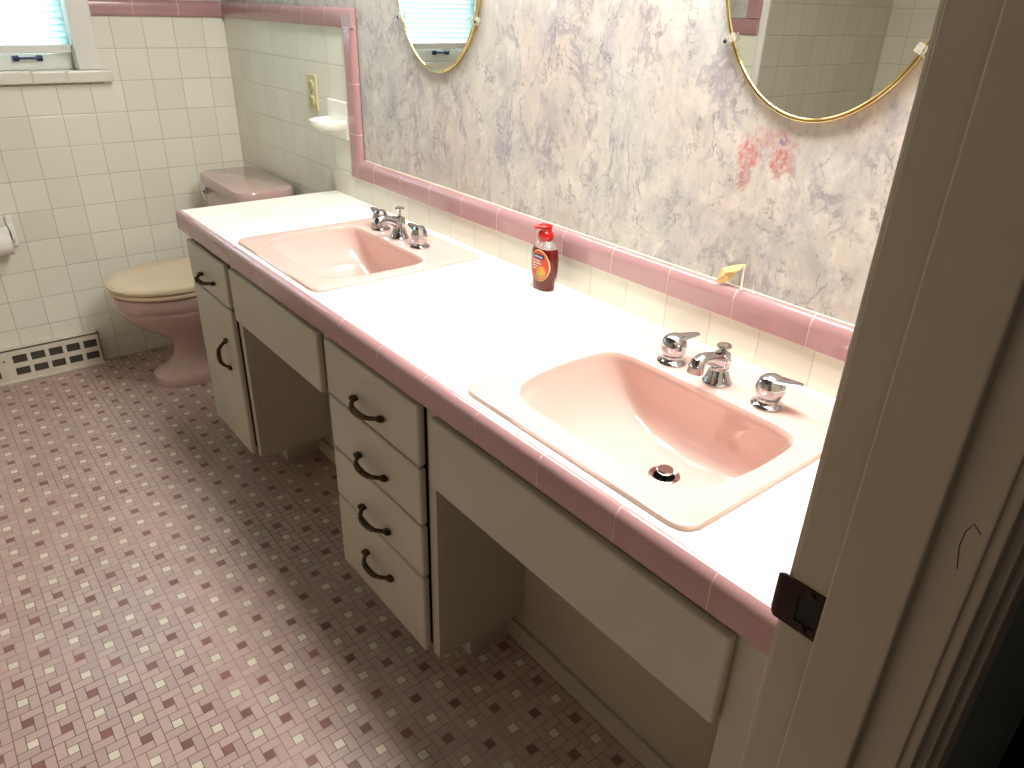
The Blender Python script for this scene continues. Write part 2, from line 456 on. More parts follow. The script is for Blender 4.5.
for yc in (-.70, -1.05): tb.tube([(-.024, yc, 1.19), (-.024, yc, 1.92)], .0008, 6)
tb.build('cord', 'white', bl)

# door frame the camera looks past
dr = bpy.data.objects.new('door_1', None); COL.objects.link(dr); dr.location = (XW, YJ, 0); dr['kind'] = 'structure'
J0 = 2.9965
MB().box((J0, YJ, 0), (XH+.002, YJ+.02, 2.03), bevel=.0015).build('jamb', 'jamb', dr)
MB().box((J0, YO-.02, 0), (XH+.002, YO, 2.03), bevel=.0015).box((J0, YO, 2.03), (XH+.002, YJ+.02, 2.05)).build('jamb', 'jamb', dr)
MB().box((3.0312, YJ-.012, 0), (3.0850, YJ, 2.03), bevel=.002).box((3.0312, YO, 0), (3.085, YO+.012, 2.03), bevel=.002).build('door_stop', 'jamb', dr)
MB().box((2.991, YJ+.004, 0), (XW, YJ+.062, 2.09), bevel=.003).box((2.991, YO-.062, 0), (XW, YO-.004, 2.09), bevel=.003).build('inner_casing', 'jamb', dr)
hc = MB()
for y0, y1, t in ((YJ+.005, YJ+.022, .010), (YJ+.022, YJ+.042, .016), (YJ+.042, YJ+.078, .020)):
    hc.box((XH, y0, 0), (XH+t, y1, 2.09), bevel=.002)
hc.box((XH, YO-.078, 0), (XH+.018, YO-.005, 2.09), bevel=.002)
hc.build('hall_casing', 'jamb', dr)
MB().tube([(3.1031, -0.6502, 1.0327), (3.0996, -0.6502, 1.0497), (3.0999, -0.6502, 1.0625), (3.1028, -0.6502, 1.0705), (3.1085, -0.6502, 1.0651)], .00032, 6).build("scratch", 'strike', dr)
# strike plate let into the jamb: plate with a square hole and a lip curling round the edge
sp = MB()
zs0, zs1 = .902, .949
x0, x1 = 2.9915, 3.0308
hx0, hx1, hz0, hz1 = 3.0070, 3.0258, .911, .938
y0, y1 = YJ-.0018, YJ+.0004
for a, b in (((x0, zs0), (x1, hz0)), ((x0, hz1), (x1, zs1)), ((x0, hz0), (hx0, hz1)), ((hx1, hz0), (x1, hz1))):
    sp.box((a[0], y0, a[1]), (b[0], y1, b[1]))
po = sp.build('strike_plate', 'strike', dr)
lip = MB(); rings = []
for k in range(7):
    a = PI/2*k/6; rr = .0085
    zz = .011*(1-math.cos(a))
    c = Vector((x0, YJ+.0065, 0))
    for_ = []
    for (rad, z_) in ((rr-.0022, zs0+zz), (rr, zs0+zz), (rr, zs1-zz), (rr-.0022, zs1-zz)):
        for_.append(Vector((x0-rad*math.sin(a)*1.0, YJ+.0065-rad*math.cos(a), z_)))
    rings.append(for_)
lip.loft(rings, 0, smooth=True).build('lip', 'strike', po)
MB().box((hx0+.0001, YJ-.0006, hz0), (hx1-.0001, YJ+.0005, hz1)).build('latch_hole', 'black', po)
scr = MB()
for zz in (.9065, .9435):
    scr.lathe([(.0032, 0), (.0032, .0012), (.002, .0018)], (3.017, y0, zz), 12, mat=Matrix.Rotation(PI/2, 4, 'X'))
scr.build('screw', 'strike', po)

# ------------------------------------------------------------------ vanity
YF = -.512         # face frame
YD = -.530         # drawer and door fronts
TOPB = .735        # underside of the counter
def front(mb, xa, xb, za, zb, b=.009):
    """slab front with eased edges"""
    mb.box((xa, YD, za), (xb, YF-.0015, zb), bevel=.0055, seg=3)
    return mb
def handle(cx, cz, parent, vertical=False, L=.1):
    """bow pull with two rosette feet and a ribbed middle grip"""
    mb = MB(); y = YD
    def P(u, o, w=0): return (cx+w, y-o, cz+u) if vertical else (cx+u, y-o, cz+w)
    for s in (-1, 1):
        e = s*L/2
        mb.tube([P(e*1.16, .0005), P(e*1.13, .004), P(e*1.0, .006), P(e*.86, .005)], [(.008, .003), (.011, .005), (.011, .006), (.006, .004)], 10)
    pts = []; rad = []
    n = 26
    for i in range(n+1):
        t = -1+2*i/n
        o = .004+.025*(1-abs(t)**3.0)
        pts.append(P(t*L/2, o, -.003*(1-t*t)))
        rad.append(.0046+.0014*(1-abs(t))+(.0016 if i % 2 else 0)*(abs(t) < .6))
    mb.tube(pts, rad, 10)
    return mb.build('handle', 'bronze', parent)
def carcass(x0, x1, parent, inset=.042):
    mb = MB()
    mb.box((x0, YF+.018, .10), (x1, -.02, TOPB))                          # box with a hollow-free body
    mb.box((x0+.035, -.40, 0), (x1-inset, -.2895, .10))                       # recessed plinth
    return mb
# far cabinet: one drawer over one door
cl = thing('vanity_cabinet', 'narrow cream cabinet beside the toilet, one small drawer above one door', 'cabinet', (1.075, -.3, 0))
cb = carcass(.908, 1.26, cl, .09)
cb.box((.908, YF, .10), (.924, YF+.018, TOPB)).box((1.2338, YF, .10), (1.26, YF+.018, TOPB), bevel=.001).box((.924, YF, .719), (1.237, YF+.018, TOPB))
cb.build('body', 'cabinet', cl)
MB().box((.925, YF+.009, .104), (1.238, YF+.0185, .720)).build('inner_shadow_board', 'gap_shade', cl)  # added dark board, gives the gaps round drawer and door their shade
d = front(MB(), .914, 1.230, .583, .711).build('drawer', 'cabinet', cl); handle(1.078, .632, d)
d = front(MB(), .914, 1.230, .104, .577).build('door', 'cabinet', cl); handle(1.158, .420, d, True, .085)
# middle cabinet: four drawers
cm = thing('drawer_cabinet', 'cream stack of four drawers between the two open kneeholes', 'cabinet', (2.035, -.3, 0))
cb = carcass(1.832, 2.242, cm)
cb.box((1.832, YF, .10), (1.846, YF+.018, TOPB)).box((2.2170, YF, .10), (2.242, YF+.018, TOPB), bevel=.001).box((1.846, YF, .721), (2.221, YF+.018, TOPB))
cb.build('body', 'cabinet', cm)
MB().box((1.845, YF+.009, .104), (2.222, YF+.0185, .722)).build('inner_shadow_board', 'gap_shade', cm)  # added dark board, paints the shade between the four drawers
for (za, zb), hz in zip(((.585, .716), (.448, .580), (.314, .443), (.108, .309)), (.632, .492, .354, .224)):
    d = front(MB(), 1.836, 2.214, za, zb).build('drawer', 'cabinet', cm); handle(2.028, hz, d, False, .105)
# apron panels closing the top of each kneehole
a1 = thing('apron_panel', 'cream false front under the far sink between cabinet and drawers', 'panel', (1.546, YF, .555))
MB().box((1.2605, YF, .564), (1.8315, YF+.018, TOPB)).build('rail', 'cabinet', a1)
front(MB(), 1.266, 1.800, .564, .714).build('panel', 'cabinet', a1)
a2 = thing('apron_panel', 'long cream false front under the near sink with a post by the door frame', 'panel', (2.6, YF, .555))
MB().box((2.2425, YF, .564), (2.915, YF+.018, TOPB)).build('rail', 'cabinet', a2)
front(MB(), 2.250, 2.893, .564, .713).build('panel', 'cabinet', a2)
MB().box((2.893, YF-.001, 0), (2.998, YF+.03, TOPB), bevel=.002).build('post', 'cabinet', a2)
# boxed-in backs of the kneeholes
for x0, x1, lab in ((1.2605, 1.8315, 'cream back board of the far kneehole behind the narrow cabinet'),
                    (2.2425, 2.998, 'cream back board of the near kneehole with a strip along the floor')):
    kp = thing('kneehole_panel', lab, 'panel', ((x0+x1)/2, -.28, 0))
    MB().box((x0, -.279, .1), (x1, -.262, .60)).box((x0-.095, -.279, 0), (x1, -.262, .0995)).build('board', 'wallboard', kp)
    MB().box((x0-.095, -.289, .0), (x1, -.2795, .056), bevel=.002).build('base_strip', 'wallboard', kp)

# counter: slab with two sink cut-outs, tiled top and a pink edge of separate tiles
ct = thing('countertop', 'long white tiled counter with a dusky pink tile edge', 'countertop', (1.94, -.27, TOPB))
SX = (1.528, 2.558)
top = MB(); YT = -.522
cuts = []
xs = [CX0+.008]
for s in SX: xs += [s-.225, s+.225]
xs.append(CX1)
def slab(x0, x1, y0, y1): top.box((x0, y0, TOPB+.002), (x1, y1, H))
for i in range(0, 6, 2): slab(xs[i], xs[i+1], YT, -.0145)
for s in SX:
    slab(s-.225, s+.225, YT, -.490); slab(s-.225, s+.225, -.068, -.0145)
top.build('tile_top', 'tile_counter', ct)
ed = MB()
eh = H-TOPB
prof = [(0, .001), (0, .0135), (.002, .0155)]
for k in range(7):
    a = PI/2*k/6; r = .0155
    prof.append((eh-r+r*math.sin(a)+.0012*math.sin(a), r*math.cos(a)))
prof.append((eh+.0012, -.0005)); prof.append((eh-.004, -.001))
ej = [CX0] + [1.0109+.154*k for k in range(0, 13)] + [CX1]
for a, b in zip(ej[:-1], ej[1:]):
    ed.prism(prof, lambda p, q, t: (t, YT-q, TOPB+p), a+.0011, b-.0011, 0, True)
ed.prism([(p[0]*.985+.0003, p[1]*.96) for p in prof], lambda p, q, t: (t, YT-q, TOPB+p), CX0+.001, CX1, 1, True)
# return of the pink edge along the far end
ej2 = [YT, -.37, -.216, -.062, -.016]
for a, b in zip(ej2[:-1], ej2[1:]):
    ed.prism([(p[0], p[1]*.5) for p in prof], lambda p, q, t: (CX0+.0075-q, t, TOPB+p-.001), a+.0011, b-.0011, 0, True)
ed.build('pink_edge', ['pink', 'pink_grout'], ct)

# ------------------------------------------------------------------ sinks
def catmull(pts, n):
    out = []; N = len(pts)
    for i in range(N):
        p0, p1, p2, p3 = (Vector(pts[(i+j-1) % N]) for j in range(4))
        for k in range(n):
            t = k/n
            out.append(.5*((2*p1)+(-p0+p2)*t+(2*p0-5*p1+4*p2-p3)*t*t+(-p0+3*p1-3*p2+p3)*t*t*t))
    return out
def rrect(x0, x1, y0, y1, r, n=8):
    pts = []
    for cx, cy, a0 in ((x1-r, y1-r, 0), (x0+r, y1-r, PI/2), (x0+r, y0+r, PI), (x1-r, y0+r, 1.5*PI)):
        for k in range(n+1):
            a = a0+PI/2*k/n; pts.append(Vector((cx+r*math.cos(a), cy+r*math.sin(a))))
    return pts
def raycast_outline(poly, c, N):
    out = []
    for j in range(N):
        a = 2*PI*j/N; d = Vector((math.cos(a), math.sin(a))); best = None
        for i in range(len(poly)):
            p, q = poly[i]-c, poly[(i+1) % len(poly)]-c
            e = q-p; den = d.x*e.y-d.y*e.x
            if abs(den) < 1e-12: continue
            t = (p.x*e.y-p.y*e.x)/den; u = (p.x*d.y-p.y*d.x)/den
            if t > 0 and -1e-6 <= u <= 1+1e-6 and (best is None or t > best): best = t
        out.append(c+d*best)
    return out
def make_sink(cx, label):
    t = thing('sink', label, 'sink', (cx, -.28, H), 'pink sinks in the counter')
    N = 144; c = Vector((0, -.315))
    half = [(0.0, -.457), (.075, -.457), (.130, -.453), (.168, -.436), (.190, -.400), (.200, -.335), (.201, -.265), (.194, -.214), (.168, -.190), (.10, -.186)]
    poly = catmull([Vector(p) for p in half] + [Vector((0, -.186))] + [Vector((-p[0], p[1])) for p in reversed(half[1:])], 6)
    op = raycast_outline(poly, c, N)
    outer = raycast_outline(rrect(-.239, .239, -.508, -.052, .03), c, N)
    def ring(o, z, inset=0.0):
        return [Vector((cx+p.x-(p-c).normalized().x*inset, p.y-(p-c).normalized().y*inset, z)) for p in o]
    rings = [ring(outer, H+.0002), ring(outer, H+.004), ring(outer, H+.0068, .0025), ring(outer, H+.0075, .006)]
    for f in (.35, .7):
        rings.append([Vector((cx+a.x+(b.x-a.x)*f, a.y+(b.y-a.y)*f, H+.0075)) for a, b in zip(outer, op)])
    rings += [ring(op, H+.0076, -.0065), ring(op, H+.0064, -.003), ring(op, H+.003, -.001), ring(op, H-.004, .0005)]
    D = Vector((.012, -.262)); zb = H-.132
    prof = [(.985, -.012), (.965, -.024), (.94, -.038), (.905, -.054), (.86, -.070), (.80, -.086), (.72, -.101), (.62, -.113), (.50, -.122), (.37, -.128), (.25, -.1305), (.115, -.132)]
    for s, dz in prof:
        f = min(1, -dz/.118); f = f**1.1
        cc_ = c.lerp(D, f)
        circ = max(0, (.45-s)/.335)
        rr_ = []
        for j, p in enumerate(op):
            q = cc_+(p-c)*s
            a = 2*PI*j/N; k = D+Vector((math.cos(a), math.sin(a)))*.025*(s/.115)
            q = q.lerp(k, min(1, circ)); rr_.append(Vector((cx+q.x, q.y, H+dz)))
        rings.append(rr_)
    MB().loft(rings, cap0=False, cap1=False).build('basin', 'sinkpink', t)
    dx, dy = cx+D.x, D.y
    dm = MB().lathe([(.0262, -.001), (.0272, .0012), (.0245, .0022), (.0185, -.001), (.0172, -.006), (.0168, -.03)], (dx, dy, zb), 32, cap0=False, cap1=False)
    dm.add([], [])
    do = dm.build('drain', 'chrome_dull', t)
    MB().lathe([(.0170, -.02), (.0001, -.02)], (dx, dy, zb), 24, cap0=False).build('drain_hole', 'black', do)
    MB().lathe([(.004, -.02), (.004, .003), (.0135, .005), (.0148, .007), (.0148, .0105), (.013, .0122), (.0001, .0128)], (dx+.0005, dy+.0005, zb+.001), 28).build('stopper', 'chrome', do)
    return t
make_sink(SX[0], 'pale pink sink nearer the toilet, at the far end of the counter')
make_sink(SX[1], 'pale pink sink nearer the door frame, with a visible drain')

# ------------------------------------------------------------------ faucets
def faucet(cx, label, ang, faceted=False, lift=0.0):
    z0 = H+.0077; y0 = -.142
    t = thing('faucet', label, 'faucet', (cx, y0, z0), 'chrome three piece faucets')
    # spout
    st = MB().lathe([(.0255, 0), (.0255, .003), (.0225, .006), (.0215, .011), (.0195, .013), (.0185, .020), (.0165, .023), (.0160, .030)], (cx, y0, z0), 36)
    st.tube([(cx, y0, z0+.026), (cx, y0+.001, z0+.036), (cx, y0+.002, z0+.046), (cx, y0+.002, z0+.054), (cx, y0+.002, z0+.057)], [.0150, .0158, .0160, .0140, .009], 20)
    st.tube([(cx, y0+.010, z0+.038), (cx, y0-.006, z0+.043), (cx, y0-.022, z0+.0495), (cx, y0-.038, z0+.0555), (cx, y0-.052, z0+.0580), (cx, y0-.062, z0+.0535), (cx, y0-.066, z0+.044)],
            [(.0150, .0150), (.0152, .0155), (.0138, .0125), (.0124, .0102), (.0124, .0098), (.0132, .0112), (.0134, .0124)], 20)
    s = st.build('spout', 'chrome', t)
    MB().lathe([(.0134, .004), (.0138, -.007), (.0128, -.009), (.008, -.007), (.0001, -.007)], (cx, y0-.0665, z0+.045), 24, mat=Matrix.Rotation(math.radians(-10), 4, 'X')).build('aerator', 'chrome_dull', s)
    MB().lathe([(.0035, 0), (.0035, .005+lift), (.0060, .0075+lift), (.0115, .010+lift), (.0128, .0125+lift), (.0118, .015+lift), (.0001, .016+lift)], (cx, y0+.004, z0+.054), 24).build('lift_rod', 'chrome', s)
    # handles
    for sx, a in zip((-1, 1), ang):
        hx = cx+sx*.1
        if not faceted:
            hm = MB().lathe([(.0262, 0), (.0268, .002), (.0255, .0042), (.021, .0062), (.0185, .009), (.0182, .013), (.0195, .016), (.0222, .021), (.0238, .027),
                         (.0238, .034), (.0222, .041), (.0185, .0475), (.013, .052), (.006, .0545), (.0001, .055)], (hx, y0, z0), 40)
        else:
            hm = MB().lathe([(.0262, 0), (.0268, .002), (.0255, .0042), (.021, .0062), (.0195, .011)], (hx, y0, z0), 36)
            hm.lathe([(.0195, .011), (.0222, .024), (.0222, .034), (.017, .048), (.0125, .053), (.0001, .0545)], (hx, y0, z0), 10)
        h = hm.build('tap_handle', 'chrome', t)
        if faceted:
            for p in h.data.polygons: p.use_smooth = abs(p.normal.z) < .05 and p.area < 2e-5
        d = Vector((math.cos(a), math.sin(a), 0))
        b = Vector((hx, y0, z0))
        pts = [b+d*.004+Vector((0, 0, .046)), b+d*.016+Vector((0, 0, .0475)), b+d*.027+Vector((0, 0, .0485)), b+d*.038+Vector((0, 0, .0495)), b+d*.046+Vector((0, 0, .050)), b+d*.048+Vector((0, 0, .0495))]
        MB().tube(pts, [(.0175, .005), (.0160, .0036), (.0130, .0028), (.0098, .0024), (.0072, .0022), (.004, .0016)], 16).build('lever', 'chrome', h)
    return t
faucet(1.514, 'chrome faucet with two lever taps behind the far sink', (math.radians(178), math.radians(180)), True, .012)
faucet(2.562, 'chrome faucet with two rounded lever taps behind the near sink', (math.radians(68), math.radians(16)))

# ------------------------------------------------------------------ mirrors
def mirror(cx, cz, label, clips):
    a, b = .187, .240
    t = thing('mirror', label, 'mirror', (cx, -.001, cz-b), 'oval mirrors over the counter')
    N = 96
    el = lambda k, o, y: Vector((cx+(a+o)*math.cos(2*PI*k/N), y, cz+(b+o)*math.sin(2*PI*k/N)))
    g = MB().loft([[el(k, -.002, -.004) for k in range(N)], [el(k, -.002, -.009) for k in range(N)]], smooth=False)
    g.build('glass', 'mirror', t)
    fr = MB()
    for o, y, r in ((.0014, -.0085, .0019), (-.0022, -.0100, .0013)):
        rings = []
        for k in range(N):
            p = el(k, o, y); n = (el(k, 1, y)-el(k, 0, y)).normalized()
            rings.append([p+n*r*math.cos(2*PI*j/10)+Vector((0, -r*math.sin(2*PI*j/10), 0)) for j in range(10)])
        rings.append(rings[0])
        fr.loft(rings, cap0=False, cap1=False)
    fr.loft([[el(k, .003, -.001) for k in range(N)], [el(k, .003, -.008) for k in range(N)], [el(k, -.003, -.008) for k in range(N)], [el(k, -.003, -.001) for k in range(N)]], cap0=False, cap1=False)
    fr.build('frame', 'brass', t)
    for th in clips:
        th = math.radians(th)
        n = Vector((math.cos(th)/a, 0, math.sin(th)/b)).normalized()
        p = Vector((cx+a*math.cos(th), 0, cz+b*math.sin(th)))
        R = Matrix.Translation(p) @ Matrix.Rotation(-math.atan2(n.z, n.x), 4, 'Y')
        m = MB(); bm = bmesh.new(); bmesh.ops.create_cube(bm, size=1)
        for v in bm.verts: v.co = Vector((.007+v.co.x*.018, -.008+v.co.y*.014, v.co.z*.015))
        bmesh.ops.bevel(bm, geom=bm.edges[:], offset=.003, segments=2, affect='EDGES')
        m.bm(bm, 0, R)
        bm = bmesh.new(); bmesh.ops.create_cube(bm, size=1)
        for v in bm.verts: v.co = Vector((-.004+v.co.x*.012, -.0145+v.co.y*.003, v.co.z*.013))
        bmesh.ops.bevel(bm, geom=bm.edges[:], offset=.001, segments=2, affect='EDGES')
        m.bm(bm, 0, R)
        c = m.build('clip', 'clear', t)
        MB().lathe([(.0032, 0), (.0032, .0016), (.002, .0026)], (0, 0, 0), 14, mat=R @ Matrix.Translation((.010, -.0148, 0)) @ Matrix.Rotation(PI/2, 4, 'X')).build('screw', 'black', c)
    return t
mirror(1.507, 1.447, 'oval mirror with a thin gold rim on the wall above the far sink', (209, 331, 149, 31))
mirror(2.548, 1.455, 'oval gold rimmed mirror above the near sink, partly behind the door frame', (213, 327, 147, 33))

# ------------------------------------------------------------------ toilet
TX = .345
def egg(yf, yb, w, z, n=48, sq=2.0, cx=TX, flat=0.0):
    """outline with a round front at yf, blunter back at yb"""
    out = []
    yc = yf+(yb-yf)*.50
    for j in range(n):
        a = 2*PI*j/n; ca, sa = math.cos(a), math.sin(a)
        x = w*abs(ca)**(2/sq)*(1 if ca > 0 else -1)
        hy = (yb-yc) if sa > 0 else (yc-yf)
        e = 2/(sq+ (flat if sa > 0 else 0))
        y = yc+hy*abs(sa)**e*(1 if sa > 0 else -1)
        out.append(Vector((cx+x, y, z)))
    return out
tl = thing('toilet', 'dusty pink toilet with a cream lid in the far corner', 'toilet', (TX, -.38, 0))
bw = [egg(-.590, -.10, .118, 0, sq=2.6), egg(-.592, -.10, .119, .012, sq=2.6), egg(-.585, -.10, .116, .035, sq=2.6), egg(-.560, -.11, .106, .052, sq=2.5), egg(-.525, -.12, .096, .066, sq=2.4),
      egg(-.500, -.12, .092, .10, sq=2.4), egg(-.495, -.12, .094, .14, sq=2.4), egg(-.515, -.12, .108, .18, sq=2.3), egg(-.560, -.13, .132, .215, sq=2.2), egg(-.612, -.15, .155, .25, sq=2.1),
      egg(-.645, -.17, .170, .285, sq=2.1), egg(-.660, -.18, .177, .312, sq=2.1), egg(-.662, -.18, .178, .322, sq=2.1), egg(-.661, -.18, .1775, .326, sq=2.1), egg(-.668, -.18, .181, .332, sq=2.1), egg(-.672, -.18, .182, .36, sq=2.1),
      egg(-.670, -.18, .181, .377, sq=2.1), egg(-.662, -.185, .175, .383, sq=2.1), egg(-.60, -.25, .12, .383, sq=2.1)]
MB().loft(bw).build('bowl', 'toiletpink', tl)
MB().loft([egg(-.670, -.225, .182, .3845, flat=1), egg(-.677, -.222, .187, .389, flat=1), egg(-.677, -.222, .187, .397, flat=1), egg(-.671, -.225, .182, .402, flat=1)]).build('seat', 'seat', tl)
MB().loft([egg(-.672, -.215, .183, .4035, flat=1), egg(-.682, -.21, .190, .408, flat=1), egg(-.683, -.21, .191, .417, flat=1), egg(-.677, -.213, .187, .424, flat=1), egg(-.66, -.22, .175, .4285, flat=1), egg(-.55, -.28, .10, .431, flat=1)]).build('lid', 'seat', tl)
tk = MB()
def rr3(x0, x1, y0, y1, r, z): return [Vector((p.x, p.y, z)) for p in rrect(x0, x1, y0, y1, r)]
tk.loft([rr3(.170, .560, -.205, -.035, .04, .385), rr3(.158, .574, -.220, -.032, .05, .42), rr3(.145, .588, -.230, -.03, .055, .56), rr3(.142, .592, -.234, -.03, .055, .705)])
tk.build('tank', 'toiletpink', tl)
ld = MB().loft([rr3(.137, .597, -.238, -.028, .055, .706), rr3(.130, .604, -.244, -.026, .06, .711), rr3(.129, .605, -.245, -.026, .06, .735), rr3(.133, .601, -.241, -.028, .058, .744), rr3(.144, .590, -.231, -.034, .05, .749)])
ld.build('tank_lid', 'toiletpink', tl)
lv = MB().lathe([(.013, 0), (.013, .006), (.008, .012), (.0001, .014)], (.200, -.2335, .682), 20, mat=Matrix.Rotation(PI/2, 4, 'X'))
lv.tube([(.200, -.248, .682), (.225, -.256, .680), (.255, -.258, .672), (.272, -.257, .666)], [(.005, .005), (.0055, .0045), (.006, .004), (.004, .003)], 10)
lv.build('flush_lever', 'chrome', tl)
for s in (-1, 1): MB().tube([(TX+s*.07-.02, -.222, .405), (TX+s*.07+.02, -.222, .405)], .011, 12).build('hinge', 'seat', tl)

# ------------------------------------------------------------------ small things
# floor register along the far wall
rg = thing('floor_register', 'white metal heating register low on the far wall beside the toilet', 'vent', (.006, -1.07, 0))
RX0, RX1, RY0, RY1, RZ = .0065, .040, -1.42, -.700, .137
def slope(x, zz): return x
cols = []
y = -.713
for gi in range(2):
    for k in range(5):
        cols.append((y-.0475, y)); y -= .0615
    y -= .036
cols = [c for c in cols if c[0] > RY0+.02]
rows = [(.030, .060), (.080, .112)]
fm = MB()
yedges = [RY1]
fm.box((RX1-.004, RY0, 0.004), (RX1, RY1, rows[0][0])).box((RX1-.004, RY0, rows[0][1]), (RX1, RY1, rows[1][0])).box((RX1-.004, RY0, rows[1][1]), (RX1, RY1, RZ))
prev = RY1
for a, b in cols+[(RY0-1, RY0)]:
    for r in rows: fm.box((RX1-.004, max(b, RY0), r[0]), (RX1, prev, r[1]))
    prev = a
fm.box((RX0, RY0, RZ-.004), (RX1, RY1, RZ)).box((RX0, RY1-.004, .004), (RX1, RY1, RZ)).box((RX0, RY0, .004), (RX1, RY0+.004, RZ))
fm.box((RX1-.004, RY0, 0), (RX1+.006, RY1+.002, .012), bevel=.003)
fm.build('frame', 'register', rg)
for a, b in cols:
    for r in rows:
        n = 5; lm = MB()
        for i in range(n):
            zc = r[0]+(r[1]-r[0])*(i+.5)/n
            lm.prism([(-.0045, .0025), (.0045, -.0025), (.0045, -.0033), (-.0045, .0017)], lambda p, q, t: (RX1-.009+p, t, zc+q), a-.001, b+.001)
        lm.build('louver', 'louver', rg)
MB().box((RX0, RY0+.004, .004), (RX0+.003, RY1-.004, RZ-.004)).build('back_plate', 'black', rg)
MB().lathe([(.004, 0), (.004, .001), (.002, .002)], (RX1, -1.036, .096), 12, mat=Matrix.Rotation(PI/2, 4, 'Y')).build('screw', 'louver', rg)

# outlet
ot = thing('wall_outlet', 'ivory double outlet on the cream tile beside the soap dish', 'outlet', (0.7600, -.006, 1.033))
MB().box((0.7260, -.0125, 1.031), (0.7960, -.006, 1.143), bevel=.003).build('cover_plate', 'ivory', ot)
for zc in (1.064, 1.110):
    rc = MB().lathe([(.0165, 0), (.0165, .0025), (.0155, .0032), (.0001, .0032)], (0.7610, -.0124, zc), 24, mat=Matrix.Rotation(PI/2, 4, 'X')).build('receptacle', 'ivory', ot)
    sm = MB().box((0.7530, -.0160, zc-.001), (0.7555, -.0155, zc+.008)).box((0.7665, -.0160, zc-.001), (0.7690, -.0155, zc+.008))
    sm.lathe([(.0022, 0), (.0022, .0005)], (0.7610, -.0155, zc-.008), 10, mat=Matrix.Rotation(PI/2, 4, 'X'))
    sm.build('slots', 'black', rc)
MB().lathe([(.003, 0), (.002, .001)], (0.7610, -.0125, 1.087), 12, mat=Matrix.Rotation(PI/2, 4, 'X')).build('screw', 'chrome_dull', ot)

# ceramic soap dish on the wall by the pink riser
sd = thing('soap_dish', 'white ceramic soap dish fixed to the tile by the pink border', 'soap dish', (0.9400, -.006, .970))
MB().box((0.8740, -.0165, .966), (1.0080, -.0062, 1.082), bevel=.005, seg=3).build('plate', 'ceramic', sd)
rings = []
for zz, w, dp in ((.992, .018, .020), (.994, .040, .050), (1.001, .053, .075), (1.011, .060, .088), (1.020, .062, .092), (1.026, .061, .091), (1.027, .056, .085), (1.020, .052, .078), (1.016, .040, .060)):
    r = []
    for j in range(33):
        a = PI*j/32
        r.append(Vector((0.9410+w*math.copysign(abs(math.cos(a))**.8, math.cos(a)), -.0155-dp*abs(math.sin(a))**.8, zz)))
    rings.append(r)
MB().loft(rings, smooth=True).build('dish', 'ceramic', sd)

# hand soap pump bottle
BX, BY = 2.019, -.066
bt = thing('soap_dispenser', 'clear pump bottle of red hand soap against the backsplash', 'soap bottle', (BX, BY, H))
BPROF = [(.000, .0255, .0165), (.003, .0285, .0190), (.012, .0292, .0195), (.022, .0300, .0200), (.032, .0335, .0215), (.042, .0355, .0222), (.060, .0365, .0225), (.078, .0358, .0222), (.088, .0340, .0215), (.096, .0310, .0202)]
SHP = [(.096, .0310, .0202), (.104, .0255, .0178), (.109, .0190, .0150), (.112, .0150, .0135), (.118, .0145, .0135)]
def oval(a, b, z, n=40):
    out = []
    for j in range(n):
        t = 2*PI*j/n; c, s = math.cos(t), math.sin(t)
        out.append(Vector((BX+a*math.copysign(abs(c)**.85, c), BY+b*math.copysign(abs(s)**.85, s), H+z)))
    return out
MB().loft([oval(a, b, z+.0004) for z, a, b in BPROF]).build('liquid', 'redsoap', bt)
MB().loft([oval(a, b, z+.0006) for z, a, b in SHP]).build('bottle_shoulder', 'glasspl', bt)
MB().lathe([(.0130, .111), (.0158, .114), (.0172, .119), (.0172, .125), (.0158, .130), (.0120, .134), (.0085, .136)], (BX, BY, H), 28).build('collar', 'red', bt)
pm = MB().lathe([(.006, .134), (.0115, .1345), (.0125, .137), (.0125, .140), (.010, .144), (.004, .146)], (BX, BY, H), 24)
dn = Vector((-.35, -.94, 0))
cb_ = Vector((BX, BY, H))
pm.tube([cb_-dn*.013+Vector((0, 0, .1425)), cb_-dn*.008+Vector((0, 0, .1435)), cb_+dn*.004+Vector((0, 0, .1445)), cb_+dn*.014+Vector((0, 0, .1440)), cb_+dn*.024+Vector((0, 0, .1425)), cb_+dn*.027+Vector((0, 0, .1410))], [(.006, .002), (.0125, .0042), (.0145, .0052), (.0110, .0045), (.0058, .0035), (.0040, .0028)], 16)
pm.build('pump_head', 'red', bt)
MB().tube([(BX, BY, H+.02), (BX, BY, H+.125)], .003, 8).build('dip_tube', 'labelwhite', bt)
def bsurf(u, z, off):
    """a point on the front of the bottle"""
    for (z0, a0, b0), (z1, a1, b1) in zip(BPROF[:-1], BPROF[1:]):
        if z0 <= z <= z1: break
    f = (z-z0)/(z1-z0); a = a0+(a1-a0)*f; b = b0+(b1-b0)*f
    c = max(-1, min(1, u/a)); cc = abs(c)**(1/.85)
    s = math.sqrt(max(0, 1-cc*cc))**.85
    return Vector((BX+u, BY-b*s-off, H+z+.0004))
def disc(cu, cz, ru, rz, off, nr=6, n=40, rot=0.0):
    mb = MB(); vs = []; fs = []
    for i in range(nr+1):
        for j in range(n):
            t = 2*PI*j/n; x, y = ru*i/nr*math.cos(t), rz*i/nr*math.sin(t)
            vs.append(bsurf(cu+x*math.cos(rot)-y*math.sin(rot), cz+x*math.sin(rot)+y*math.cos(rot), off))
    for i in range(nr):
        for j in range(n):
            k = (j+1) % n; fs.append([i*n+j, i*n+k, (i+1)*n+k, (i+1)*n+j])
    mb.add(vs, fs, 0, True); return mb
lb = disc(.005, .058, .0282, .0365, .0004).build('label', 'label_cream', bt)
disc(.005, .0575, .0262, .0345, .0007).build('label_field', 'label_orange', lb)
disc(.013, .043, .0125, .0165, .0010, rot=-.4).build('fruit_print', 'mango', lb)
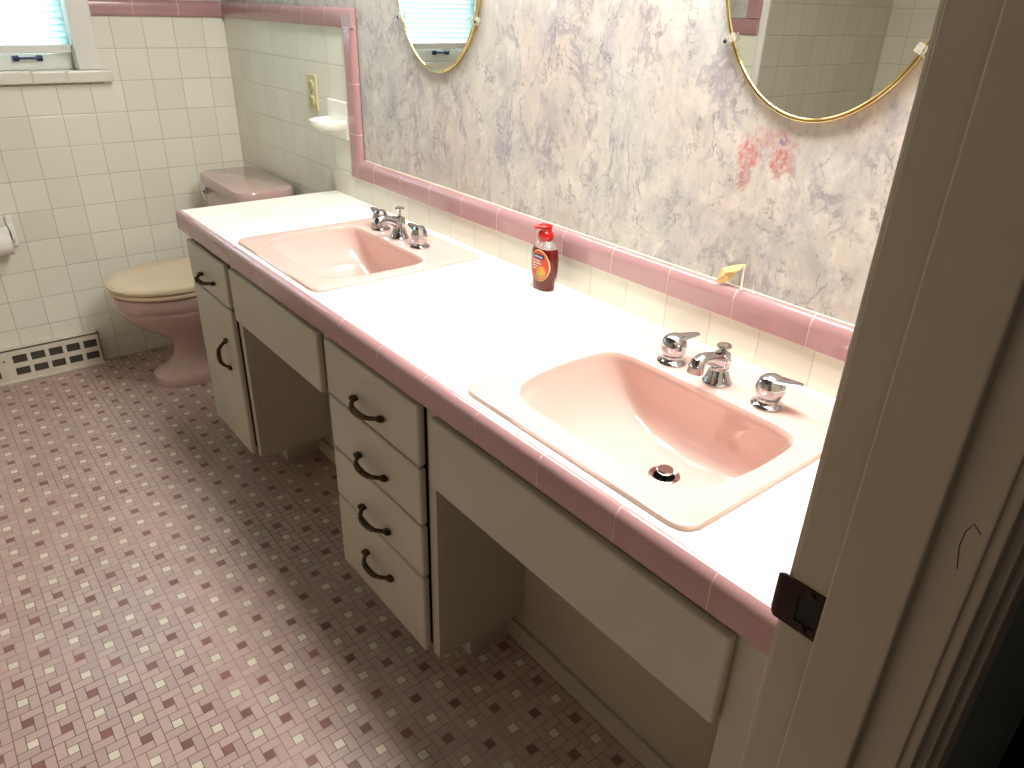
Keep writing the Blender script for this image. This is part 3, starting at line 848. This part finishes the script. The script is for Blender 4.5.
disc(.005, .036, .0055, .0075, .0012, rot=.3).build('leaf_print', 'leafgreen', lb)
def strip(u0, u1, z0, z1, off, n=14, slant=0):
    vs = []; fs = []
    for i in range(n+1):
        u = u0+(u1-u0)*i/n
        for zz in (z0, z1): vs.append(bsurf(u, zz+slant*(u-u0), off))
    for i in range(n): fs.append([2*i, 2*i+2, 2*i+3, 2*i+1])
    return MB().add(vs, fs, 0, True)
strip(-.0125, .0205, .0745, .0845, .0013).build('badge', 'navy', lb)
def text_mesh(body, size, cu, cz, off, name, parent, mat):
    cu_ = bpy.data.curves.new('txt', 'FONT'); cu_.body = body; cu_.size = size; cu_.align_x = 'CENTER'; cu_.align_y = 'CENTER'; cu_.resolution_u = 3
    ob = bpy.data.objects.new('txt', cu_); COL.objects.link(ob)
    dg = bpy.context.evaluated_depsgraph_get(); dg.update()
    me = bpy.data.meshes.new_from_object(ob.evaluated_get(dg))
    vs = [bsurf(cu+v.co.x, cz+v.co.y, off) for v in me.vertices]; fs = [list(p.vertices) for p in me.polygons]
    bpy.data.objects.remove(ob); bpy.data.curves.remove(cu_); bpy.data.meshes.remove(me)
    return MB().add(vs, fs).build(name, mat, parent)
text_mesh('softsoap', .0078, .004, .0795, .0018, 'badge_lettering', lb, 'labelwhite')
ln = MB()
for z0, w, n in ((.0685, .016, 5), (.0625, .018, 6), (.056, .013, 4), (.050, .010, 3)):
    for i in range(n):
        a = -.014+i*2*w/n*.8
        m = strip(a, a+2*w/n*.5, z0, z0+.0026, .0014, 4); ln.add(m.v, m.f)
ln.build('small_print', 'labelwhite', lb)

# dried folded leaf caught on the pink border
lf = thing('dried_leaf', 'small curled yellow dried leaf resting on the pink border', 'leaf', (2.446, -.008, .916))
a = Vector((2.4400, -.016, 0.9190)); b = Vector((2.4473, -.012, 0.9460)); c = Vector((2.4893, -.006, 0.9633)); e = Vector((2.4579, -.013, 0.9190)); f_ = Vector((2.4613, -.017, 0.9414)); g_ = Vector((2.4826, -.012, 0.9506))
pts = [a, b, c, f_, e, g_, Vector((2.469, -.009, .9565))]
off = Vector((0, .0012, 0))
fs = [[0, 3, 1], [1, 3, 6], [6, 3, 2], [0, 4, 3], [3, 4, 5], [3, 5, 2]]
n = len(pts)
MB().add(pts+[p+off for p in pts], fs+[[i+n for i in reversed(q)] for q in fs]+[[0, 1, 1+n, n], [1, 6, 6+n, 1+n], [6, 2, 2+n, 6+n], [2, 5, 5+n, 2+n], [5, 4, 4+n, 5+n], [4, 0, n, 4+n]]).build('blade', 'leaf', lf)
MB().tube([(2.4888, -.0068, .9625), (2.490, -.008, .948), (2.492, -.011, .932), (2.496, -.015, .9185)], [.0011, .0016, .0020, .0024], 8).build('stem', 'string', lf)

# toilet paper holder on the far wall with its roll
th = thing('toilet_paper_holder', 'white ceramic toilet paper holder on the far wall at the left edge', 'toilet paper holder', (.006, -.955, .575))
for yc in (-.890, -1.022):
    MB().box((.0065, yc-.010, .520), (.018, yc+.012, .636), bevel=.004).build('bracket', 'ceramic', th)
    MB().loft([[Vector((.016+t*.062, yc-.008+w, .575+s*(.030-.014*t))) for (w, s) in ((0, -1), (.014, -1), (.014, 1), (0, 1))] for t in (0, .5, 1)], smooth=False).build('post', 'ceramic', th)
MB().tube([(.065, -1.01, .575), (.065, -.893, .575)], .009, 14).build('roller', 'core_shade', th)  # bar coloured with the shadow inside the roll's core
tr = MB().lathe([(.021, 0), (.050, 0), (.050, .1), (.021, .1), (.021, 0)], (.065, -.905, .557), 32, mat=Matrix.Rotation(PI/2, 4, 'X'), cap0=False, cap1=False)
tag(tr.build('toilet_paper_roll', 'paper'), 'white toilet paper roll on the holder at the left edge', 'toilet paper')

# ------------------------------------------------------------------ light
def area(name, loc, rot, sx, sy, power, col):
    l = bpy.data.lights.new(name, 'AREA'); l.shape = 'RECTANGLE'; l.size = sx; l.size_y = sy; l.energy = power; l.color = col
    o = bpy.data.objects.new(name, l); COL.objects.link(o); o.location = loc; o.rotation_euler = rot; return o
area('near_soffit_lamp', (2.45, -.225, 2.02), (0, 0, 0), .9, .33, 32, (1.0, .978, .94))
area('far_soffit_lamp', (1.40, -.225, 2.02), (0, 0, 0), .8, .33, 13.5, (1.0, .978, .94))
area('hall_fill_light', (3.9, -1.9, 2.36), (0, 0, 0), .3, .3, 2.6, (1.0, .93, .82))  # added fill that lifts the door frame and hall, no known fixture

w = bpy.data.worlds.new('daylight'); SC.world = w; w.use_nodes = True
bg = w.node_tree.nodes['Background']; bg.inputs[0].default_value = (.72, .91, 1.0, 1); bg.inputs[1].default_value = 14.0

# ------------------------------------------------------------------ camera
CP = (3.2086841, -1.1325436, 1.3625781); yaw, pit, roll, F = .6904023, .4758135, .0320286, 734.41982
cy, sy, cp, sp_ = math.cos(yaw), math.sin(yaw), math.cos(pit), math.sin(pit)
fw = Vector((-cy*cp, sy*cp, -sp_)); rt = Vector((sy, cy, 0)); up = rt.cross(fw)
r2 = rt*math.cos(roll)+up*math.sin(roll); u2 = -rt*math.sin(roll)+up*math.cos(roll)
cam = bpy.data.cameras.new('camera'); co = bpy.data.objects.new('camera', cam); COL.objects.link(co)
mw = Matrix((r2, u2, -fw)).transposed().to_4x4(); mw.translation = CP; co.matrix_world = mw
cam.sensor_width = 36; cam.lens = F/1024*36; cam.clip_start = .01
SC.camera = co
SC.view_settings.view_transform = 'Standard'; SC.view_settings.look = 'None'
SC.view_settings.gamma = 1; SC.view_settings.exposure = 0; SC.view_settings.use_curve_mapping = False
